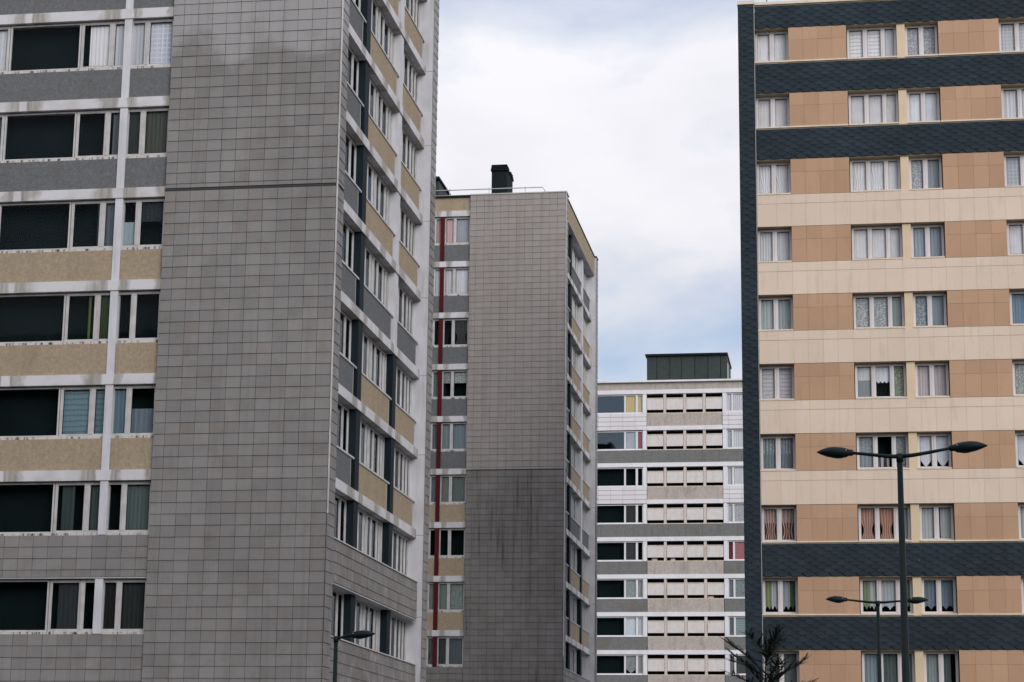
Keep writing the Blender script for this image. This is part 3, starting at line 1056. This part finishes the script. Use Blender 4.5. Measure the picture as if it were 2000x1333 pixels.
for k in range(-1, 10):
    zh = ZD(k)                   # head
    zs = zh - 1.45               # sill
    dark_below = k in (-1, 0, 1, 7, 8, 9)
    # the band under this row
    bt = zs if k >= 0 else ZD(0) + 1.0
    bb = ZD(k + 1)
    if k == 9:
        bb = 0.05
    if dark_below:
        bd = MB('x', YD).box(DP + .03, DX1, .0, .776, bb, bt - .05).obj('shingle_band', 'shsub', D)
        MB('x', YD).box(DP + .03, DX1, .004, .777, bt - .049, bt - .002).obj('band_top', 'soffit', D)
        MB('x', YD).box(DP + .03, DX1, .006, .776, bb - .012, bb - .001).obj('soffit', 'soffit', D)
        shingles(bd, YD - .002, DP + .03, DX1 - .05, max(bb, 3.0), bt - .052, own=(k in (0, 1)), start=k)
    else:
        bd = MB('x', YD).box(DP + .03, DX1, .006, .776, bb, bt - .002).obj('panel_band', 'soffit', D)
        e = [DP + .03, -2.41, -1.83, -1.27, -.69, -.13, .46, 1.1, 1.75, 2.4, 2.95, 3.5, 4.06, 4.64, 5.2, 5.75, 6.38, 7.0, 7.6, 8.2, 8.8, 9.4, DX1]
        for a, b in zip(e[:-1], e[1:]):
            for z0, z1 in ((bt - .37, bt - .004), (bb + .002, bt - .377)):
                jv = RND.uniform(-.003, .003)
                MB('x', YD).box(a + .0025, b - .0025, -.016 + jv, .003, z0 + .002, z1 - .003).obj('cream_panel', 'cream', bd)
    if k < 0:
        continue
    wi = 0
    for a, b, ty in rowx:
        if ty == 'p':
            pw = MB('x', YD).box(a, b, .012, .775, zs + .001, zh - .013).obj('panel_field', 'soffit', D)
            n = 4
            for i in range(n):
                p, q = a + (b - a) * i / n, a + (b - a) * (i + 1) / n
                for z0, z1 in ((zh - .53, zh - .014), (zs + (.055 if dark_below else .004), zh - .536)):
                    jv = RND.uniform(-.003, .003)
                    MB('x', YD).box(p + .003, q - .003, -.018 + jv, .009, z0, z1).obj('ochre_panel', 'brown', pw)
            if dark_below:
                MB('x', YD).box(a - .01, b + .01, -.05, .01, zs - .006, zs + .05).obj('panel_sill', 'sillC', D)
        elif ty == 'post':
            MB('x', YD).box(a, b, .08, .775, zs + .002, zh - .013).obj('post', 'post', D)
        else:
            three = ty == 'w3'
            mu = ((a + .70, .14), (a + 1.40, .13)) if three else (((a + b) / 2, .15),)
            sk_ = ()
            if k == 6 and wi == 1:
                sk_ = (1,)
            wd_ = window(D, 'x', YD + REC, a, b, zs + .06, zh - .02, mu, CD[k][wi % 4], fw=.075, frame='pvcD', skip=sk_,
                         sill=None)
            MB('x', YD).box(a, b, -.035, REC - .003, zs + .001, zs + .058).obj('sill', 'sillC', wd_)
            MB('x', YD).box(a + .35, a + .6, REC + .01, REC + .07, zh - .019, zh - .014).obj('vent', 'room', wd_)
            if k == 6 and wi == 1:              # open sash with washing behind it
                s_ = MB('y', a + .70 + .66)
                s_.box(YD + REC + .05, YD + REC + .12, 0, .05, zs + .14, zh - .1).box(YD + REC + .55, YD + REC + .62, 0, .05, zs + .14, zh - .1)
                s_.box(YD + REC + .12, YD + REC + .55, 0, .05, zs + .14, zs + .2).box(YD + REC + .12, YD + REC + .55, 0, .05, zh - .16, zh - .1)
                s_.obj('open_sash', 'pvcD', wd_)
                for i, cc in enumerate(((.10, .11, .16), (.45, .42, .46), (.05, .05, .06), (.5, .46, .46))):
                    q = MB('x', YD + REC + .25)
                    x = a + .80 + i * .11
                    q.prism([(x, zs + .2), (x + .085, zs + .2), (x + .095, zs + .55 + .04 * (i % 2)), (x - .01, zs + .55 + .04 * (i % 2))], [0, .01, 0, .01], .02)
                    q.obj('laundry', m_curtain(cc, 'flat'), wd_)
            wi += 1
if shrest.v:
    o = shrest.obj('shingle_cladding', 'shing', D)
    o['kind'] = 'stuff'
an = thing('roof_antenna', 'thin dark antenna rod on the right block roof', 'antenna', (-2.7, 82.2, ZD(0) + 1.0))
tube(MB(), [(-2.7, 82.2, ZD(0) + 1.0), (-2.7, 82.2, 34.1)], .018, 6).obj('rod', 'roof', an)
MB().box(-2.78, -2.62, 82.12, 82.28, ZD(0) + 1.0, ZD(0) + 1.14).obj('foot', 'roof', an)


# ------------------------------------------------------------------ street lamps
def lamp_head(p0, d, L, parent):
    """streamlined lantern: p0 = arm end, d = direction outward"""
    d = Vector(d).normalized()
    side = Vector((-d.y, d.x, 0)).normalized()
    up = side.cross(d) * -1
    if up.z < 0:
        up = -up
    secs = [(0, .045, .045, .045), (.02, .06, .06, .06), (.13, .065, .065, .065), (.20, .10, .085, .095), (.34, .135, .10, .11), (.55, .145, .105, .11),
            (.72, .125, .09, .085), (.85, .085, .06, .055), (.94, .045, .03, .03), (1.0, .012, .006, .012)]
    n = 14
    mb = MB()
    ring = []
    for (t, wd, hu, hd) in secs:
        c = Vector(p0) + d * (t * L)
        for j in range(n):
            a = 2 * math.pi * j / n
            y = math.cos(a) * wd
            z = math.sin(a)
            z = z * hu if z > 0 else max(z, -.72) / .72 * hd * .8
            mb.v.append(tuple(c + side * y + up * z))
    for i in range(len(secs) - 1):
        for j in range(n):
            a, b = i * n + j, i * n + (j + 1) % n
            mb.f.append((a, b, b + n, a + n))
    mb.f.append(tuple(range(n - 1, -1, -1)))
    mb.f.append(tuple((len(secs) - 1) * n + j for j in range(n)))
    h = mb.obj('lantern', 'lamp', parent, True)
    # bowl under the lantern
    b = MB()
    ns, nr = 12, 4
    c0 = Vector(p0) + d * (.42 * L) - up * .055
    for r in range(nr + 1):
        f = r / nr
        for j in range(ns):
            a = 2 * math.pi * j / ns
            rr = math.cos(f * math.pi / 2)
            b.v.append(tuple(c0 + d * (math.cos(a) * .22 * L * rr) + side * (math.sin(a) * .095 * rr) - up * (math.sin(f * math.pi / 2) * .055)))
    for r in range(nr):
        for j in range(ns):
            p, q = r * ns + j, r * ns + (j + 1) % ns
            b.f.append((p, q, q + ns, p + ns))
    b.f.append(tuple(nr * ns + j for j in range(ns)))
    b.obj('bowl', 'lens', h, True)
    # clip bands
    for t in (.2, .5):
        k = MB()
        c = Vector(p0) + d * (t * L) + up * .06
        tube(k, [c - side * .1 - up * .03, c + up * .028, c + side * .1 - up * .03], .008, 5)
        k.obj('clip', 'metal', h)


def street_lamp(label, x, y, h, arms, r0, r1):
    t = thing('street_lamp', label, 'street lamp', (x, y, 0), 'dark green street lamps')
    mb = MB()
    tube(mb, [(x, y, 0), (x, y, .05), (x, y, .9), (x, y, .95), (x, y, h)], [r0 * 1.25, r0 * 1.25, r0 * 1.2, r0, r1], 14)
    mb.obj('pole', 'lamp', t, True)
    tube(MB(), [(x, y, h - .12), (x, y, h + .03)], r1 * 1.25, 12).obj('collar', 'lamp', t, True)
    for (dx, dy, dz, L) in arms:
        e = Vector((x + dx, y + dy, h + dz))
        s = Vector((x, y, h - .02))
        mid = s.lerp(e, .5) - Vector((0, 0, abs(dz) * .12))
        tube(MB(), [s, s.lerp(mid, .5) - Vector((0, 0, .008)), mid, mid.lerp(e, .55), e], [.042, .038, .034, .03, .028], 9).obj('arm', 'lamp', t, True)
        lamp_head(e - Vector((dx, dy, dz)).normalized() * .03, (dx, dy, dz * .5), L, t)
    return t


street_lamp('nearer double-armed street lamp standing tallest in front of the ochre block', 1.0, 38.8, 7.97, [(-.86, 0, .06, .66), (.92, 0, .12, .68)], .085, .05)
street_lamp('farther double-armed street lamp half hidden by the nearer lamp post', .92, 66.0, 7.92, [(-.95, .1, .08, .66), (.9, .1, .05, .66)], .085, .05)
street_lamp('small single-armed street lamp before the left tower', -12.62, 52.0, 5.74, [(.36, -.02, .05, .68)], .07, .05)


# ------------------------------------------------------------------ conifer
def conifer(label, x, y, h):
    t = thing('conifer_tree', label, 'tree', (x, y, 0))
    rr = random.Random(5)
    tr = MB()
    tube(tr, [(x, y, 0), (x + .03, y, h * .35), (x - .02, y, h * .7), (x + .02, y, h)], [.13, .10, .05, .012], 10)
    limbs = tr
    cr_ = MB()

    def spray(p, d, L):
        """a shoot with rows of needles"""
        d = d.normalized()
        s = d.cross(Vector((0, 0, 1)))
        if s.length < .05:
            s = Vector((1, 0, 0))
        s.normalize()
        u = s.cross(d)
        n = int(L / .017)
        last = p
        for i in range(n):
            f = i / n
            q = p + d * (L * f) - Vector((0, 0, .10 * L * f * f))
            ln = .05 * (1 - .55 * f) * rr.uniform(.75, 1.2)
            for sg in (-1, 1):
                o = (s * sg + d * .5 + u * rr.uniform(-.5, .7)).normalized() * ln
                w_ = d * .0075
                k = len(cr_.v)
                cr_.v += [tuple(q - w_), tuple(q + w_), tuple(q + o)]
                cr_.f.append((k, k + 1, k + 2))
        k = len(cr_.v)
        e = p + d * L - Vector((0, 0, .10 * L))
        cr_.v += [tuple(p + u * .006), tuple(p - u * .006), tuple(e)]
        cr_.f.append((k, k + 1, k + 2))
        k = len(cr_.v)
        cr_.v += [tuple(p + s * .006), tuple(p - s * .006), tuple(e)]
        cr_.f.append((k, k + 1, k + 2))

    z = h * .22
    while z < h - .05:
        f = (z - h * .22) / (h * .78)
        nb = 4 if f < .75 else 2
        for i in range(nb):
            a = rr.uniform(0, 6.283)
            L = (1 - f) ** .7 * 1.9 * rr.uniform(.6, 1.25) + .35
            el = rr.uniform(-.1, .35) + .45 * f
            d = Vector((math.cos(a) * math.cos(el), math.sin(a) * math.cos(el), math.sin(el)))
            s0 = Vector((x, y, z + rr.uniform(-.05, .05)))
            e0 = s0 + d * L
            m0 = s0.lerp(e0, .5) + Vector((0, 0, .05 * L))
            tube(limbs, [s0, m0, e0], [.022 * (1 - f) + .008, .012, .004], 5)
            ns = int(6 + L * 14)
            for j in range(ns):
                q = .12 + .88 * (j + rr.random()) / ns
                pp = s0.lerp(m0, q * 2) if q < .5 else m0.lerp(e0, q * 2 - 1)
                b = rr.uniform(.5, 1.1) * (1 if rr.random() < .5 else -1)
                dd = Vector((d.x * math.cos(b) - d.y * math.sin(b), d.x * math.sin(b) + d.y * math.cos(b), d.z + rr.uniform(-.3, .5)))
                spray(pp, dd, rr.uniform(.16, .42) * (1.15 - .5 * q))
            spray(e0 - d * .12, d, rr.uniform(.25, .45))
        z += rr.uniform(.13, .2)
    spray(Vector((x + .02, y, h - .1)), Vector((0, 0, 1)), .35)
    limbs.obj('trunk', 'bark', t, True)
    cr_.obj('crown', 'leaf', t)


conifer('dark feathery conifer tip rising before the shingled pier', -1.72, 45.0, 5.12)

# ------------------------------------------------------------------ unseen block added behind the viewer to shade the lower facades
OB = thing('added_shade_block', 'plain grey unseen block added behind the viewpoint to shade the facades', 'building', (0, -28, 0))
MB().box(-70, 70, -34, -22, 0, 33).obj('wall', 'plain', OB)
